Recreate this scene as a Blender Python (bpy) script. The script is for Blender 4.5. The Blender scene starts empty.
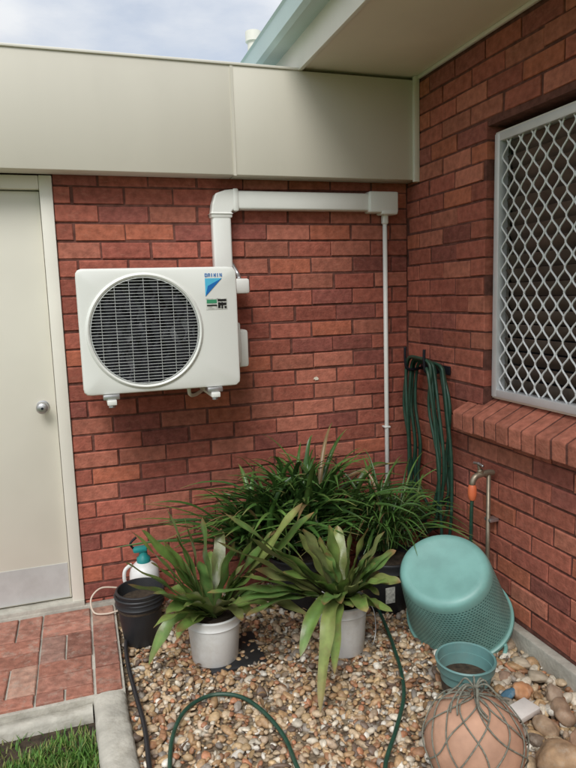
import bpy, bmesh, math, random
import numpy as np
from mathutils import Vector, Matrix, Euler
random.seed(7); np.random.seed(7)
SC=bpy.context.scene; COL=SC.collection

# ------------------------------------------------------------------ materials
def new_mat(name):
    m=bpy.data.materials.new(name); m.use_nodes=True
    return m, m.node_tree.nodes, m.node_tree.links, m.node_tree.nodes['Principled BSDF']
def mat(name, col, rough=0.6, metal=0.0, var=0.12, scale=8.0, bump=0.0, bscale=60.0, dirt=0.0, dirtcol=(0.12,0.09,0.06), spec=0.5, streak=False, detail=3):
    m,N,L,b=new_mat(name)
    tc=N.new('ShaderNodeTexCoord')
    no=N.new('ShaderNodeTexNoise'); no.inputs['Scale'].default_value=scale; no.inputs['Detail'].default_value=detail
    if streak:
        mp=N.new('ShaderNodeMapping'); mp.inputs['Scale'].default_value=(1,1,0.12)
        L.new(tc.outputs['Object'],mp.inputs[0]); L.new(mp.outputs[0],no.inputs['Vector'])
    else: L.new(tc.outputs['Object'],no.inputs['Vector'])
    mr=N.new('ShaderNodeMapRange'); mr.inputs[1].default_value=0.3; mr.inputs[2].default_value=0.7
    mr.inputs[3].default_value=1-var; mr.inputs[4].default_value=1+var
    L.new(no.outputs['Fac'],mr.inputs[0])
    mx=N.new('ShaderNodeVectorMath'); mx.operation='SCALE'
    mx.inputs[0].default_value=col[:3]; L.new(mr.outputs[0],mx.inputs['Scale'])
    out=mx.outputs[0]
    if dirt>0:
        n2=N.new('ShaderNodeTexNoise'); n2.inputs['Scale'].default_value=scale*0.45; n2.inputs['Detail'].default_value=6; n2.inputs['Roughness'].default_value=0.7
        L.new(tc.outputs['Object'],n2.inputs['Vector'])
        r2=N.new('ShaderNodeMapRange'); r2.inputs[1].default_value=0.5; r2.inputs[2].default_value=0.75; r2.inputs[4].default_value=dirt
        L.new(n2.outputs['Fac'],r2.inputs[0])
        mm=N.new('ShaderNodeMix'); mm.data_type='RGBA'; L.new(r2.outputs[0],mm.inputs[0]); L.new(out,mm.inputs[6]); mm.inputs[7].default_value=(*dirtcol,1)
        out=mm.outputs[2]
    L.new(out,b.inputs['Base Color'])
    b.inputs['Roughness'].default_value=rough; b.inputs['Metallic'].default_value=metal
    b.inputs['Specular IOR Level'].default_value=spec
    if bump>0:
        n3=N.new('ShaderNodeTexNoise'); n3.inputs['Scale'].default_value=bscale; n3.inputs['Detail'].default_value=3
        L.new(tc.outputs['Object'],n3.inputs['Vector'])
        bp=N.new('ShaderNodeBump'); bp.inputs['Strength'].default_value=bump; bp.inputs['Distance'].default_value=0.004
        L.new(n3.outputs['Fac'],bp.inputs['Height']); L.new(bp.outputs[0],b.inputs['Normal'])
    return m
def mat_attr(name, rough=0.7, bump=0.3, bscale=80, fleck=None, fleck_amt=0.3, var=0.15, vscale=20, transl=0.0, spec=0.5, fstretch=(1,1,1), fscale=30, stain=0.0):
    m,N,L,b=new_mat(name)
    at=N.new('ShaderNodeAttribute'); at.attribute_name='Col'
    tc=N.new('ShaderNodeTexCoord')
    no=N.new('ShaderNodeTexNoise'); no.inputs['Scale'].default_value=vscale; no.inputs['Detail'].default_value=4; L.new(tc.outputs['Object'],no.inputs['Vector'])
    mr=N.new('ShaderNodeMapRange'); mr.inputs[1].default_value=0.3; mr.inputs[2].default_value=0.7; mr.inputs[3].default_value=1-var; mr.inputs[4].default_value=1+var
    L.new(no.outputs['Fac'],mr.inputs[0])
    mx=N.new('ShaderNodeVectorMath'); mx.operation='SCALE'; L.new(at.outputs['Color'],mx.inputs[0]); L.new(mr.outputs[0],mx.inputs['Scale'])
    out=mx.outputs[0]
    if stain>0:
        n4=N.new('ShaderNodeTexNoise'); n4.inputs['Scale'].default_value=1.6; n4.inputs['Detail'].default_value=4; L.new(tc.outputs['Object'],n4.inputs['Vector'])
        r4=N.new('ShaderNodeMapRange'); r4.inputs[1].default_value=0.35; r4.inputs[2].default_value=0.7; r4.inputs[3].default_value=1-stain; r4.inputs[4].default_value=1+stain*0.6
        L.new(n4.outputs['Fac'],r4.inputs[0])
        m4=N.new('ShaderNodeVectorMath'); m4.operation='SCALE'; L.new(out,m4.inputs[0]); L.new(r4.outputs[0],m4.inputs['Scale']); out=m4.outputs[0]
    if fleck:
        mp=N.new('ShaderNodeMapping'); mp.inputs['Scale'].default_value=fstretch; L.new(tc.outputs['Object'],mp.inputs[0])
        n2=N.new('ShaderNodeTexNoise'); n2.inputs['Scale'].default_value=fscale; n2.inputs['Detail'].default_value=5; n2.inputs['Roughness'].default_value=0.75; L.new(mp.outputs[0],n2.inputs['Vector'])
        r2=N.new('ShaderNodeMapRange'); r2.inputs[1].default_value=0.52; r2.inputs[2].default_value=0.70; r2.inputs[4].default_value=fleck_amt; L.new(n2.outputs['Fac'],r2.inputs[0])
        mm=N.new('ShaderNodeMix'); mm.data_type='RGBA'; L.new(r2.outputs[0],mm.inputs[0]); L.new(out,mm.inputs[6]); mm.inputs[7].default_value=(*fleck,1); out=mm.outputs[2]
    L.new(out,b.inputs['Base Color']); b.inputs['Roughness'].default_value=rough; b.inputs['Specular IOR Level'].default_value=spec
    if bump>0:
        n3=N.new('ShaderNodeTexNoise'); n3.inputs['Scale'].default_value=bscale; n3.inputs['Detail'].default_value=4; n3.inputs['Roughness'].default_value=0.65; L.new(tc.outputs['Object'],n3.inputs['Vector'])
        bp=N.new('ShaderNodeBump'); bp.inputs['Strength'].default_value=bump; bp.inputs['Distance'].default_value=0.004
        L.new(n3.outputs['Fac'],bp.inputs['Height']); L.new(bp.outputs[0],b.inputs['Normal'])
    if transl>0:
        t=N.new('ShaderNodeBsdfTranslucent'); L.new(out,t.inputs['Color'])
        ms=N.new('ShaderNodeMixShader'); ms.inputs[0].default_value=transl
        L.new(b.outputs[0],ms.inputs[1]); L.new(t.outputs[0],ms.inputs[2]); L.new(ms.outputs[0],N['Material Output'].inputs['Surface'])
    return m

M_BRICK=mat_attr('brick_face',rough=0.88,bump=1.0,bscale=75,fleck=(0.50,0.235,0.165),fleck_amt=0.30,var=0.24,vscale=30,spec=0.22,fstretch=(1,1,3.0),fscale=20,stain=0.16)
M_MORTAR=mat('brick_mortar',(0.145,0.062,0.048),rough=0.95,var=0.3,scale=30,bump=0.6,bscale=120,spec=0.2)
M_CREAM=mat('cream_paint',(0.64,0.605,0.51),rough=0.5,var=0.018,scale=5,bump=0.05,bscale=40,streak=True,dirt=0.08,dirtcol=(0.36,0.33,0.26))
M_SOFFIT=mat('soffit_paint',(0.80,0.73,0.60),rough=0.6,var=0.03,scale=4)
M_TRIM=mat('white_trim',(0.77,0.74,0.65),rough=0.45,var=0.03,scale=6)
M_DOOR=mat('door_paint',(0.70,0.67,0.575),rough=0.4,var=0.03,scale=3,bump=0.04,bscale=15,dirt=0.06,dirtcol=(0.35,0.3,0.2))
M_GUTTER=mat('gutter_paint',(0.46,0.58,0.55),rough=0.35,var=0.04,scale=5)
M_ROOF=mat('roof_paint',(0.42,0.52,0.50),rough=0.45,var=0.05,scale=3)
M_CONC=mat('concrete',(0.46,0.44,0.38),rough=0.9,var=0.20,scale=14,bump=0.7,bscale=70,dirt=0.6,dirtcol=(0.22,0.19,0.14),spec=0.2)
M_ACW=mat('ac_casing',(0.79,0.80,0.75),rough=0.38,var=0.02,scale=4,dirt=0.03)
M_ACGR=mat('ac_grille_wire',(0.58,0.60,0.58),rough=0.4,var=0.03)
M_DARK=mat('dark_plastic',(0.010,0.011,0.016),rough=0.55,var=0.15,spec=0.3)
M_COILFIN=mat('condenser_fin',(0.30,0.31,0.34),rough=0.5,var=0.2,scale=20)
M_FAN=mat('fan_blade_plastic',(0.015,0.016,0.025),rough=0.4,var=0.1)
M_PVC=mat('pvc_duct',(0.80,0.81,0.765),rough=0.35,var=0.02,scale=5,dirt=0.05)
M_METAL=mat('galvanised_metal',(0.50,0.50,0.50),rough=0.38,metal=0.85,var=0.12,scale=20)
M_ALU=mat('aluminium_frame',(0.72,0.74,0.75),rough=0.4,metal=0.3,var=0.05,scale=10)
M_KICK=mat('kickplate_metal',(0.60,0.61,0.60),rough=0.45,metal=0.35,var=0.06,scale=12,dirt=0.25,dirtcol=(0.35,0.33,0.30))
M_GLASS=mat('window_glass_dark',(0.02,0.022,0.025),rough=0.08,var=0.05)
M_SLAT=mat('louvre_slat',(0.13,0.095,0.075),rough=0.35,var=0.25)
M_WIRE=mat('grille_wire_white',(0.80,0.82,0.83),rough=0.4,var=0.04)
M_GREENHOSE=mat('green_hose',(0.020,0.065,0.042),rough=0.42,var=0.2,scale=30,dirt=0.25,dirtcol=(0.11,0.13,0.09))
M_BLACKHOSE=mat('black_poly_pipe',(0.02,0.02,0.022),rough=0.5)
M_BUCKET=mat('white_bucket_plastic',(0.76,0.77,0.75),rough=0.4,var=0.04,scale=12,dirt=0.5,dirtcol=(0.42,0.37,0.29))
M_POTBLK=mat('black_pot_plastic',(0.022,0.023,0.026),rough=0.5,var=0.2,dirt=0.25,dirtcol=(0.10,0.085,0.065))
M_SOIL=mat('potting_soil',(0.05,0.035,0.022),rough=1,var=0.5,scale=40,bump=1,bscale=60)
M_TEALPOT=mat('teal_pot_plastic',(0.13,0.27,0.26),rough=0.45,var=0.08,scale=15,dirt=0.35,dirtcol=(0.24,0.26,0.22))
M_TERRA=mat('terracotta_ball',(0.47,0.27,0.18),rough=0.75,var=0.2,scale=12,bump=0.3,bscale=60,dirt=0.55,dirtcol=(0.28,0.19,0.13))
M_ROPE=mat('net_rope',(0.20,0.20,0.16),rough=0.95,var=0.3,scale=80,bump=0.8,bscale=300)
M_BRASS=mat('old_brass',(0.32,0.27,0.20),rough=0.45,metal=0.7,var=0.2,scale=30)
M_ORANGE=mat('orange_fitting',(0.72,0.17,0.07),rough=0.4)
M_TEALCAP=mat('teal_cap_plastic',(0.02,0.25,0.24),rough=0.4)
M_LABEL=mat('label_print',(0.55,0.55,0.50),rough=0.6,var=0.4,scale=60)
M_BLUE=mat('badge_blue',(0.01,0.16,0.50),rough=0.3)
M_CYAN=mat('badge_cyan',(0.10,0.55,0.80),rough=0.3)
M_BLACKINK=mat('badge_black',(0.01,0.01,0.01),rough=0.3)
M_GREENINK=mat('badge_green',(0.05,0.30,0.15),rough=0.3)
M_PAVER=mat_attr('paver_brick',rough=0.9,bump=1.0,bscale=60,fleck=(0.40,0.33,0.27),fleck_amt=0.6,var=0.30,vscale=30,spec=0.2,fscale=22)
M_PEBBLE=mat_attr('pebble_stone',rough=0.5,bump=0.2,bscale=150,var=0.25,vscale=90,spec=0.5)
M_ROCK=mat_attr('rock_stone',rough=0.8,bump=0.8,bscale=45,fleck=(0.5,0.45,0.38),fleck_amt=0.35,var=0.35,vscale=18)
M_LEAFB=mat_attr('bromeliad_leaf',rough=0.34,bump=0.25,bscale=45,var=0.28,vscale=16,transl=0.14,spec=0.5,fleck=(0.26,0.20,0.09),fleck_amt=0.5,fscale=15)
M_LEAFC=mat_attr('strap_leaf',rough=0.36,bump=0.0,var=0.2,vscale=12,transl=0.12,spec=0.5)
M_GRASSB=mat_attr('grass_blade',rough=0.6,bump=0,var=0.2,transl=0.25)
M_LITTER=mat_attr('dry_leaf',rough=0.8,bump=0,var=0.3)

def basket_mat():
    m,N,L,b=new_mat('teal_basket_plastic')
    uv=N.new('ShaderNodeUVMap'); uv.uv_map='UVMap'
    sp=N.new('ShaderNodeSeparateXYZ'); L.new(uv.outputs[0],sp.inputs[0])
    def mth(op,a,bv=None,c=None):
        n=N.new('ShaderNodeMath'); n.operation=op
        for i,v in enumerate((a,bv,c)):
            if v is None: continue
            if isinstance(v,(int,float)): n.inputs[i].default_value=v
            else: L.new(v,n.inputs[i])
        return n.outputs[0]
    V=mth('MULTIPLY',sp.outputs[1],26.0)
    row=mth('FLOOR',V); off=mth('MULTIPLY',mth('MODULO',row,2.0),0.5)
    U=mth('ADD',mth('MULTIPLY',sp.outputs[0],84.0),off)
    fu=mth('SUBTRACT',mth('FRACT',U),0.5); fv=mth('SUBTRACT',mth('FRACT',V),0.5)
    d=mth('SQRT',mth('ADD',mth('MULTIPLY',fu,fu),mth('MULTIPLY',fv,fv)))
    dot=N.new('ShaderNodeMapRange'); dot.inputs[1].default_value=0.22; dot.inputs[2].default_value=0.34; dot.inputs[3].default_value=1; dot.inputs[4].default_value=0
    L.new(d,dot.inputs[0])
    a=mth('GREATER_THAN',sp.outputs[1],0.12); c=mth('LESS_THAN',sp.outputs[1],0.90)
    msk=mth('MULTIPLY',mth('MULTIPLY',a,c),dot.outputs[0])
    tc=N.new('ShaderNodeTexCoord'); no=N.new('ShaderNodeTexNoise'); no.inputs['Scale'].default_value=9; no.inputs['Detail'].default_value=7; L.new(tc.outputs['Object'],no.inputs[0])
    cr=N.new('ShaderNodeMapRange'); cr.inputs[1].default_value=0.35; cr.inputs[2].default_value=0.7; cr.inputs[3].default_value=1.05; cr.inputs[4].default_value=0.80; L.new(no.outputs[0],cr.inputs[0])
    sc=N.new('ShaderNodeVectorMath'); sc.operation='SCALE'; sc.inputs[0].default_value=(0.195,0.405,0.365); L.new(cr.outputs[0],sc.inputs['Scale'])
    mm=N.new('ShaderNodeMix'); mm.data_type='RGBA'; L.new(mth('MULTIPLY',msk,0.9),mm.inputs[0]); L.new(sc.outputs[0],mm.inputs[6]); mm.inputs[7].default_value=(0.035,0.14,0.13,1)
    L.new(mm.outputs[2],b.inputs['Base Color']); b.inputs['Roughness'].default_value=0.42
    bp=N.new('ShaderNodeBump'); bp.invert=True; bp.inputs['Strength'].default_value=0.8; bp.inputs['Distance'].default_value=0.003
    L.new(msk,bp.inputs['Height']); L.new(bp.outputs[0],b.inputs['Normal'])
    return m
M_BASKET=basket_mat()

# ------------------------------------------------------------------ helpers
def group(name):
    e=bpy.data.objects.new(name,None); e.empty_display_size=0.1; COL.objects.link(e); return e
def mesh(name,V,F,m,parent=None,smooth=False,cols=None,M=None):
    me=bpy.data.meshes.new(name)
    if M is not None: V=[M@Vector(v) for v in V]
    me.from_pydata([tuple(v) for v in V],[],F); me.materials.append(m)
    if smooth: me.polygons.foreach_set('use_smooth',[True]*len(me.polygons))
    if cols is not None:
        a=me.attributes.new('Col','FLOAT_COLOR','POINT')
        arr=np.ones((len(V),4),np.float32); arr[:,:3]=np.array(cols,np.float32); a.data.foreach_set('color',arr.ravel())
    me.update()
    o=bpy.data.objects.new(name,me); COL.objects.link(o)
    if parent: o.parent=parent
    return o
def box(name,a,b,m,parent=None,bev=0.0,seg=2,M=None):
    bm=bmesh.new(); bmesh.ops.create_cube(bm,size=1)
    for v in bm.verts: v.co=Vector([a[i]+(v.co[i]+0.5)*(b[i]-a[i]) for i in range(3)])
    if bev>0: bmesh.ops.bevel(bm,geom=bm.edges[:],offset=bev,segments=seg,affect='EDGES',profile=0.5)
    if M is not None: bm.transform(M)
    me=bpy.data.meshes.new(name); bm.to_mesh(me); bm.free(); me.materials.append(m)
    if bev>0:
        me.polygons.foreach_set('use_smooth',[True]*len(me.polygons))
        me.set_sharp_from_angle(angle=math.radians(40))
    o=bpy.data.objects.new(name,me); COL.objects.link(o)
    if parent: o.parent=parent
    return o
def smooth_path(P,n=8,closed=False):
    P=[Vector(p) for p in P]; out=[]
    N=len(P); rng=range(N if closed else N-1)
    for i in rng:
        if closed: p0,p1,p2,p3=P[(i-1)%N],P[i],P[(i+1)%N],P[(i+2)%N]
        else: p0,p1,p2,p3=P[max(i-1,0)],P[i],P[i+1],P[min(i+2,N-1)]
        for k in range(n):
            t=k/n
            out.append(0.5*((2*p1)+(p2-p0)*t+(2*p0-5*p1+4*p2-p3)*t*t+(3*p1-p0-3*p2+p3)*t**3))
    if not closed: out.append(P[-1])
    return out
def tube_geo(P,r,k=8,closed=False):
    V=[];F=[];n=len(P); P=[Vector(p) for p in P]
    t0=(P[1]-P[0]).normalized(); up=Vector((0,0,1)) if abs(t0.z)<0.9 else Vector((1,0,0))
    nrm=t0.cross(up).normalized()
    for i in range(n):
        if closed: t=(P[(i+1)%n]-P[i-1]).normalized()
        else: t=(P[min(i+1,n-1)]-P[max(i-1,0)]).normalized()
        nrm=(nrm-t*nrm.dot(t)).normalized(); bn=t.cross(nrm)
        rr=r[i] if hasattr(r,'__len__') else r
        for j in range(k):
            a=2*math.pi*j/k; V.append(P[i]+(nrm*math.cos(a)+bn*math.sin(a))*rr)
    for i in range(n if closed else n-1):
        i2=(i+1)%n
        for j in range(k):
            F.append((i*k+j,i*k+(j+1)%k,i2*k+(j+1)%k,i2*k+j))
    if not closed:
        F.append(tuple(range(k))[::-1]); F.append(tuple((n-1)*k+j for j in range(k)))
    return V,F
def merge(parts):
    V=[];F=[]
    for v,f in parts:
        o=len(V); V+=list(v); F+=[tuple(i+o for i in q) for q in f]
    return V,F
def tube(name,P,r,m,parent=None,n=8,k=8,closed=False,sm=True):
    if sm: P=smooth_path(P,n,closed)
    V,F=tube_geo(P,r,k,closed); return mesh(name,V,F,m,parent,True)
def lathe(name,prof,m,parent=None,M=None,n=48,smooth=True,uv=False,autosharp=True,caps=True):
    V=[];F=[]
    for r,z in prof:
        for j in range(n):
            a=2*math.pi*j/n; V.append(Vector((r*math.cos(a),r*math.sin(a),z)))
    k=len(prof)
    for i in range(k-1):
        for j in range(n): F.append((i*n+j,i*n+(j+1)%n,(i+1)*n+(j+1)%n,(i+1)*n+j))
    if caps and prof[0][0]>1e-4: F.append(tuple(range(n))[::-1])
    if caps and prof[-1][0]>1e-4: F.append(tuple((k-1)*n+j for j in range(n)))
    o=mesh(name,V,F,m,parent,smooth,M=M)
    if uv:
        me=o.data; ul=me.uv_layers.new(name='UVMap')
        for p in me.polygons:
            js=[me.loops[l].vertex_index%n for l in p.loop_indices]
            wrap=(max(js)-min(js))>n/2 and len(js)==4
            for l in p.loop_indices:
                vi=me.loops[l].vertex_index; j=vi%n; i=vi//n
                u=(j+(n if (wrap and j<n/2) else 0))/n
                ul.data[l].uv=(u,uv[i])
    if autosharp: o.data.set_sharp_from_angle(angle=math.radians(50))
    return o
def T(x,y,z): return Matrix.Translation((x,y,z))

# ------------------------------------------------------------------ bricks
def brick_geo(u0,u1,z0,z1,d,bev=0.0035):
    b=bev; c=0.012
    V=[(u0+c,0,z0+c),(u1-c,0,z0+c),(u1-c,0,z1-c),(u0+c,0,z1-c),
       (u0+b,0,z0+b),(u1-b,0,z0+b),(u1-b,0,z1-b),(u0+b,0,z1-b),
       (u0,-b,z0),(u1,-b,z0),(u1,-b,z1),(u0,-b,z1),
       (u0,-d,z0),(u1,-d,z0),(u1,-d,z1),(u0,-d,z1)]
    F=[(0,1,2,3)]
    for k in (0,4,8):
        for j in range(4): F.append((k+j,k+4+j,k+4+(j+1)%4,k+(j+1)%4))
    return V,F
EDGE=[1.0]*4+[1.10]*4+[1.0]*4+[0.8]*4
def brick_col(base=(0.30,0.085,0.062)):
    c=np.array(base); k=random.random()
    if k<0.12: c=c*np.array([0.74,0.76,0.86])
    elif k<0.30: c=c*np.array([1.10,1.24,1.22])
    elif k<0.42: c=c*np.array([0.88,0.85,0.88])
    elif k<0.52: c=c*np.array([1.12,1.14,0.98])
    return c*random.uniform(0.83,1.14)
def brickwall(name,parent,org,ud,nd,u0,u1,z0,z1,holes,d=0.10,base=(0.30,0.085,0.062),phase=0.0,zbase=0.0):
    org=Vector(org);ud=Vector(ud);nd=Vector(nd)
    V=[];F=[];C=[]
    r0=int(math.floor((z0-zbase)/0.086)); r1=int(math.ceil((z1-zbase)/0.086))
    for r in range(r0,r1):
        za=zbase+r*0.086+0.0048; zb=za+0.0764
        za2=max(za,z0); zb2=min(zb,z1)
        if zb2-za2<0.03: continue
        iv=[(u0,u1)]
        for h in holes:
            if za<h[3]-0.02 and zb>h[2]+0.02:
                ni=[]
                for a,b in iv:
                    if h[0]>a: ni.append((a,min(b,h[0])))
                    if h[1]<b: ni.append((max(a,h[1]),b))
                iv=ni
        off=phase+(0.12 if r%2 else 0)+random.uniform(-0.014,0.014)
        for a,b in iv:
            k0=int(math.floor((a-off)/0.24)); k1=int(math.ceil((b-off)/0.24))
            for k in range(k0,k1+1):
                ua=max(off+k*0.24+0.005+random.uniform(-.004,.003),a); ub=min(off+(k+1)*0.24-0.005+random.uniform(-.003,.004),b)
                if ub-ua<0.03: continue
                dz=random.uniform(-.0025,.0025); rot=random.uniform(-.009,.009)
                v,f=brick_geo(ua,ub,za2,zb2,d)
                pr=random.uniform(-0.003,0.003); tz=random.uniform(-.035,.035); tu=random.uniform(-.014,.014)
                o=len(V); um=(ua+ub)/2
                for (u,n,z) in v:
                    jj=random.uniform(-.0016,.0016) if n>-0.02 else 0
                    V.append(org+ud*(u+jj)+nd*(n+pr+tz*(z-(za+zb)/2)+tu*(u-um)) + Vector((0,0,z+dz+rot*(u-um)*0.6+jj)))
                F+=[tuple(i+o for i in q) for q in f]
                c=brick_col(base)
                C+=[c*e for e in EDGE]
    return mesh(name,V,F,M_BRICK,parent,False,C)

house=group('brick_house')
DX0,DX1=-2.80,-1.86
brickwall('back_wall_bricks',house,(0,0,0),(1,0,0),(0,-1,0),-4.2,0.0,-0.17,2.20,[(DX0,DX1,-1,2.115)],zbase=0.0,phase=0.03,base=(0.365,0.114,0.078))
box('back_wall_mortar_right',(DX1+.003,0.006,-0.2),(0.13,0.12,2.62),M_MORTAR,house)
box('back_wall_mortar_left',(-4.2,0.006,-0.2),(DX0-.003,0.12,2.62),M_MORTAR,house)
box('back_wall_mortar_over_door',(DX0-.003,0.0065,2.118),(DX1+.003,0.1195,2.6),M_MORTAR,house)
WY0,WY1,WZ0,WZ1=-2.35,-0.735,0.99,2.235
brickwall('side_wall_bricks',house,(0,0,0),(0,1,0),(-1,0,0),-5.0,-0.004,-0.0,2.63,[(WY0,WY1,WZ0-0.10,WZ1)],zbase=0.03,phase=0.11,base=(0.395,0.128,0.085))
box('side_wall_mortar_far',(0.006,WY1+.004,-0.2),(0.119,0.05,2.66),M_MORTAR,house)
box('side_wall_mortar_near',(0.006,-5.0,-0.2),(0.119,WY0-.004,2.66),M_MORTAR,house)
box('side_wall_mortar_under_window',(0.0065,WY0-.004,-0.2),(0.1185,WY1+.004,WZ0-0.09),M_MORTAR,house)
box('side_wall_mortar_over_window',(0.0065,WY0-.004,WZ1+.004),(0.1185,WY1+.004,2.66),M_MORTAR,house)
box('interior_dark_wall',(0.6,-5,-0.2),(0.62,0.1,2.6),M_DARK,house)
box('concrete_footing',(-0.045,-5.0,-0.2),(0.0045,-0.02,0.018),M_CONC,house,bev=0.008)
V=[];F=[];C=[]
y=-0.60
while y>-2.5:
    ya,yb=y-0.076,y
    q=[(-0.080,0.850),(-0.083,0.930),(-0.078,0.938),(0.075,1.010),(0.078,0.90)]
    o=len(V); j=random.uniform(-.003,.003)
    for yy in (ya,yb):
        for (x,z) in q: V.append(Vector((x+j,yy,z+j*0.5)))
    n=len(q)
    F+=[tuple(o+i for i in range(n)),tuple(o+n+i for i in range(n))[::-1]]
    for i in range(n): F.append((o+i,o+n+i,o+n+(i+1)%n,o+(i+1)%n))
    c=np.array((0.41,0.148,0.098))*random.uniform(.86,1.12); C+=[c]*(2*n)
    y-=0.086
sill=mesh('window_sill_bricks',V,F,M_BRICK,house,False,C)
mo=sill.modifiers.new('b','BEVEL'); mo.width=0.005; mo.segments=2
V=[];q=[(-0.076,0.856),(-0.079,0.929),(-0.075,0.934),(0.07,1.005),(0.072,0.90)]
for yy in (-2.5,-0.606):
    for (x,z) in q: V.append(Vector((x,yy,z)))
mesh('window_sill_mortar',V,[(0,1,2,3,4),(9,8,7,6,5)]+[(i,i+5,(i+1)%5+5,(i+1)%5) for i in range(5)],M_MORTAR,house)

# parapet fascia
box('parapet_fascia_a',(-4.4,-0.13,2.112),(-1.012,-0.012,2.62),M_CREAM,house,bev=0.004)
box('parapet_fascia_b',(-1.008,-0.1305,2.112),(-0.001,-0.012,2.62),M_CREAM,house,bev=0.004)
box('parapet_joint_strip',(-1.017,-0.1335,2.108),(-1.003,-0.1295,2.621),M_CREAM,house)
box('parapet_capping',(-4.4,-0.138,2.6195),(-0.66,0.02,2.632),M_TRIM,house,bev=0.003)
box('corner_cover_strip',(-0.034,-0.150,2.10),(-0.002,-0.128,2.635),M_TRIM,house,bev=0.003)
box('flat_roof_deck',(-4.4,0.021,2.45),(-0.001,4.5,2.55),M_ROOF,house)
# eaves
box('soffit_panel',(-0.645,-5.5,2.637),(0.13,-0.135,2.66),M_SOFFIT,house)
box('soffit_panel_far',(-0.645,-0.134,2.6375),(0.13,4.5,2.6605),M_SOFFIT,house)
for yj in (-1.35,-2.55,-3.75): box('soffit_joint_batten',(-0.64,yj-0.02,2.633),(0.0,yj+0.02,2.6365),M_TRIM,house)
box('soffit_quad_mould',(-0.018,-5.5,2.618),(-0.0005,-0.151,2.6365),M_TRIM,house,bev=0.004)
box('fascia_board',(-0.668,-5.5,2.620),(-0.646,4.5,2.80),M_TRIM,house,bev=0.003)
gp=[(-0.6685,2.765),(-0.755,2.752),(-0.778,2.768),(-0.786,2.85),(-0.795,2.862),(-0.782,2.868),(-0.774,2.85),(-0.768,2.776),(-0.752,2.762),(-0.672,2.772)]
V=[];n=len(gp)
for yy in (-5.6,4.5):
    for (x,z) in gp: V.append((x,yy,z))
mesh('gutter',V,[(i,(i+1)%n,(i+1)%n+n,i+n) for i in range(n)],M_GUTTER,house)
V=[];F=[];ny=300
for i in range(ny+1):
    yy=-5.6+10.1*i/ny; dz=0.009*math.cos(yy*2*math.pi/0.076*0.5)
    V+= [(-0.72,yy,2.87+dz),(3.5,yy,3.85+dz)]
for i in range(ny): F.append((2*i,2*i+1,2*i+3,2*i+2))
mesh('roof_sheet',V,F,M_ROOF,house,True)
lathe('vent_pipe',[(0.045,2.8),(0.045,3.40),(0.060,3.40),(0.060,3.47),(0.0,3.48)],M_TRIM,house,M=T(-0.40,1.6,0),n=20)
box('house_body_back',(-4.2,4.3,-0.2),(3.4,4.5,2.6),M_CREAM,house)
box('left_end_wall',(-4.25,0.0,-0.2),(-4.21,4.3,2.6),M_CREAM,house)
V=[(-0.57,-0.0045,1.06)]
for i in range(11):
    a=2*math.pi*i/11; r=random.uniform(0.003,0.016); V.append((-0.57+r*1.2*math.cos(a),-0.0045,1.06+r*math.sin(a)))
mesh('plaster_patch',V,[(0,1+i,1+(i+1)%11) for i in range(11)],M_SOFFIT,house)

# ------------------------------------------------------------------ door
door=group('entry_door')
box('door_leaf',(-2.742,0.030,0.018),(-1.924,0.066,2.040),M_DOOR,door,bev=0.002)
box('jamb_strike_side',(-1.920,-0.012,-0.02),(-1.862,0.10,2.108),M_TRIM,door,bev=0.004)
box('jamb_hinge_side',(-2.802,-0.012,-0.02),(-2.746,0.10,2.108),M_TRIM,door,bev=0.004)
box('door_head',(-2.745,-0.010,2.046),(-1.921,0.10,2.107),M_TRIM,door,bev=0.004)
box('door_stop',(-1.936,0.070,0.0),(-1.921,0.10,2.045),M_TRIM,door)
box('kick_plate',(-2.735,0.0270,0.024),(-1.932,0.0300,0.205),M_KICK,door)
box('threshold',(-2.80,-0.03,-0.05),(-1.862,0.10,0.010),M_CONC,door,bev=0.005)
Mk=T(-1.985,0.030,1.018)@Matrix.Rotation(math.radians(90),4,'X')
lathe('door_knob',[(0.030,0.0),(0.030,0.006),(0.014,0.010),(0.012,0.030),(0.022,0.036),(0.029,0.048),(0.028,0.062),(0.018,0.070),(0.0,0.071)],M_METAL,door,M=Mk,n=28)
lathe('knob_keyhole',[(0.006,0.0705),(0.006,0.073),(0.0,0.073)],M_DARK,door,M=Mk,n=12)

# ------------------------------------------------------------------ window
win=group('security_window')
xf=0.030
fr=0.035
def wb(n,y0,y1,z0,z1,x0=xf,x1=xf+0.05,m=M_ALU): return box(n,(x0,y0,z0),(x1,y1,z1),m,win,bev=0.003)
wy1=-0.752; wy0=-2.33; wz0=1.022; wz1=2.20
wb('frame_far',wy1-fr,wy1,wz0,wz1); wb('frame_near',wy0,wy0+fr,wz0,wz1)
wb('frame_bottom',wy0+fr,wy1-fr,wz0,wz0+fr); wb('frame_top',wy0+fr,wy1-fr,wz1-fr,wz1)
wb('mullion',-1.56,-1.53,wz0+fr,wz1-fr)
wb('outer_frame_far',wy1,wy1+0.014,wz0-0.01,wz1+0.012,xf+0.015,xf+0.09,M_TRIM)
wb('outer_frame_top',wy0,wy1,wz1,wz1+0.012,xf+0.015,xf+0.09,M_TRIM)
wb('outer_frame_bottom',wy0,wy1,wz0-0.012,wz0,xf+0.015,xf+0.09,M_TRIM)
parts=[]; pitch=0.040; H=0.100; w=pitch/2
yy=wy1-fr; idx=0
zs=np.arange(wz0+fr,wz1-fr+0.001,H/12)
while yy>wy0+fr:
    sgn=1 if idx%2 else -1
    P=[]
    for z in zs:
        ph=(z-wz0)/H*2*math.pi
        s=math.sin(ph); s=0.75*s+0.25*math.asin(s)*2/math.pi
        P.append((xf+0.020+0.002*sgn, yy-w+sgn*s*w*0.97, z))
    parts.append(tube_geo(P,0.0042,6)); yy-=pitch; idx+=1
V,F=merge(parts); mesh('diamond_grille',V,F,M_WIRE,win,True)
z=wz0+0.06
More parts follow.
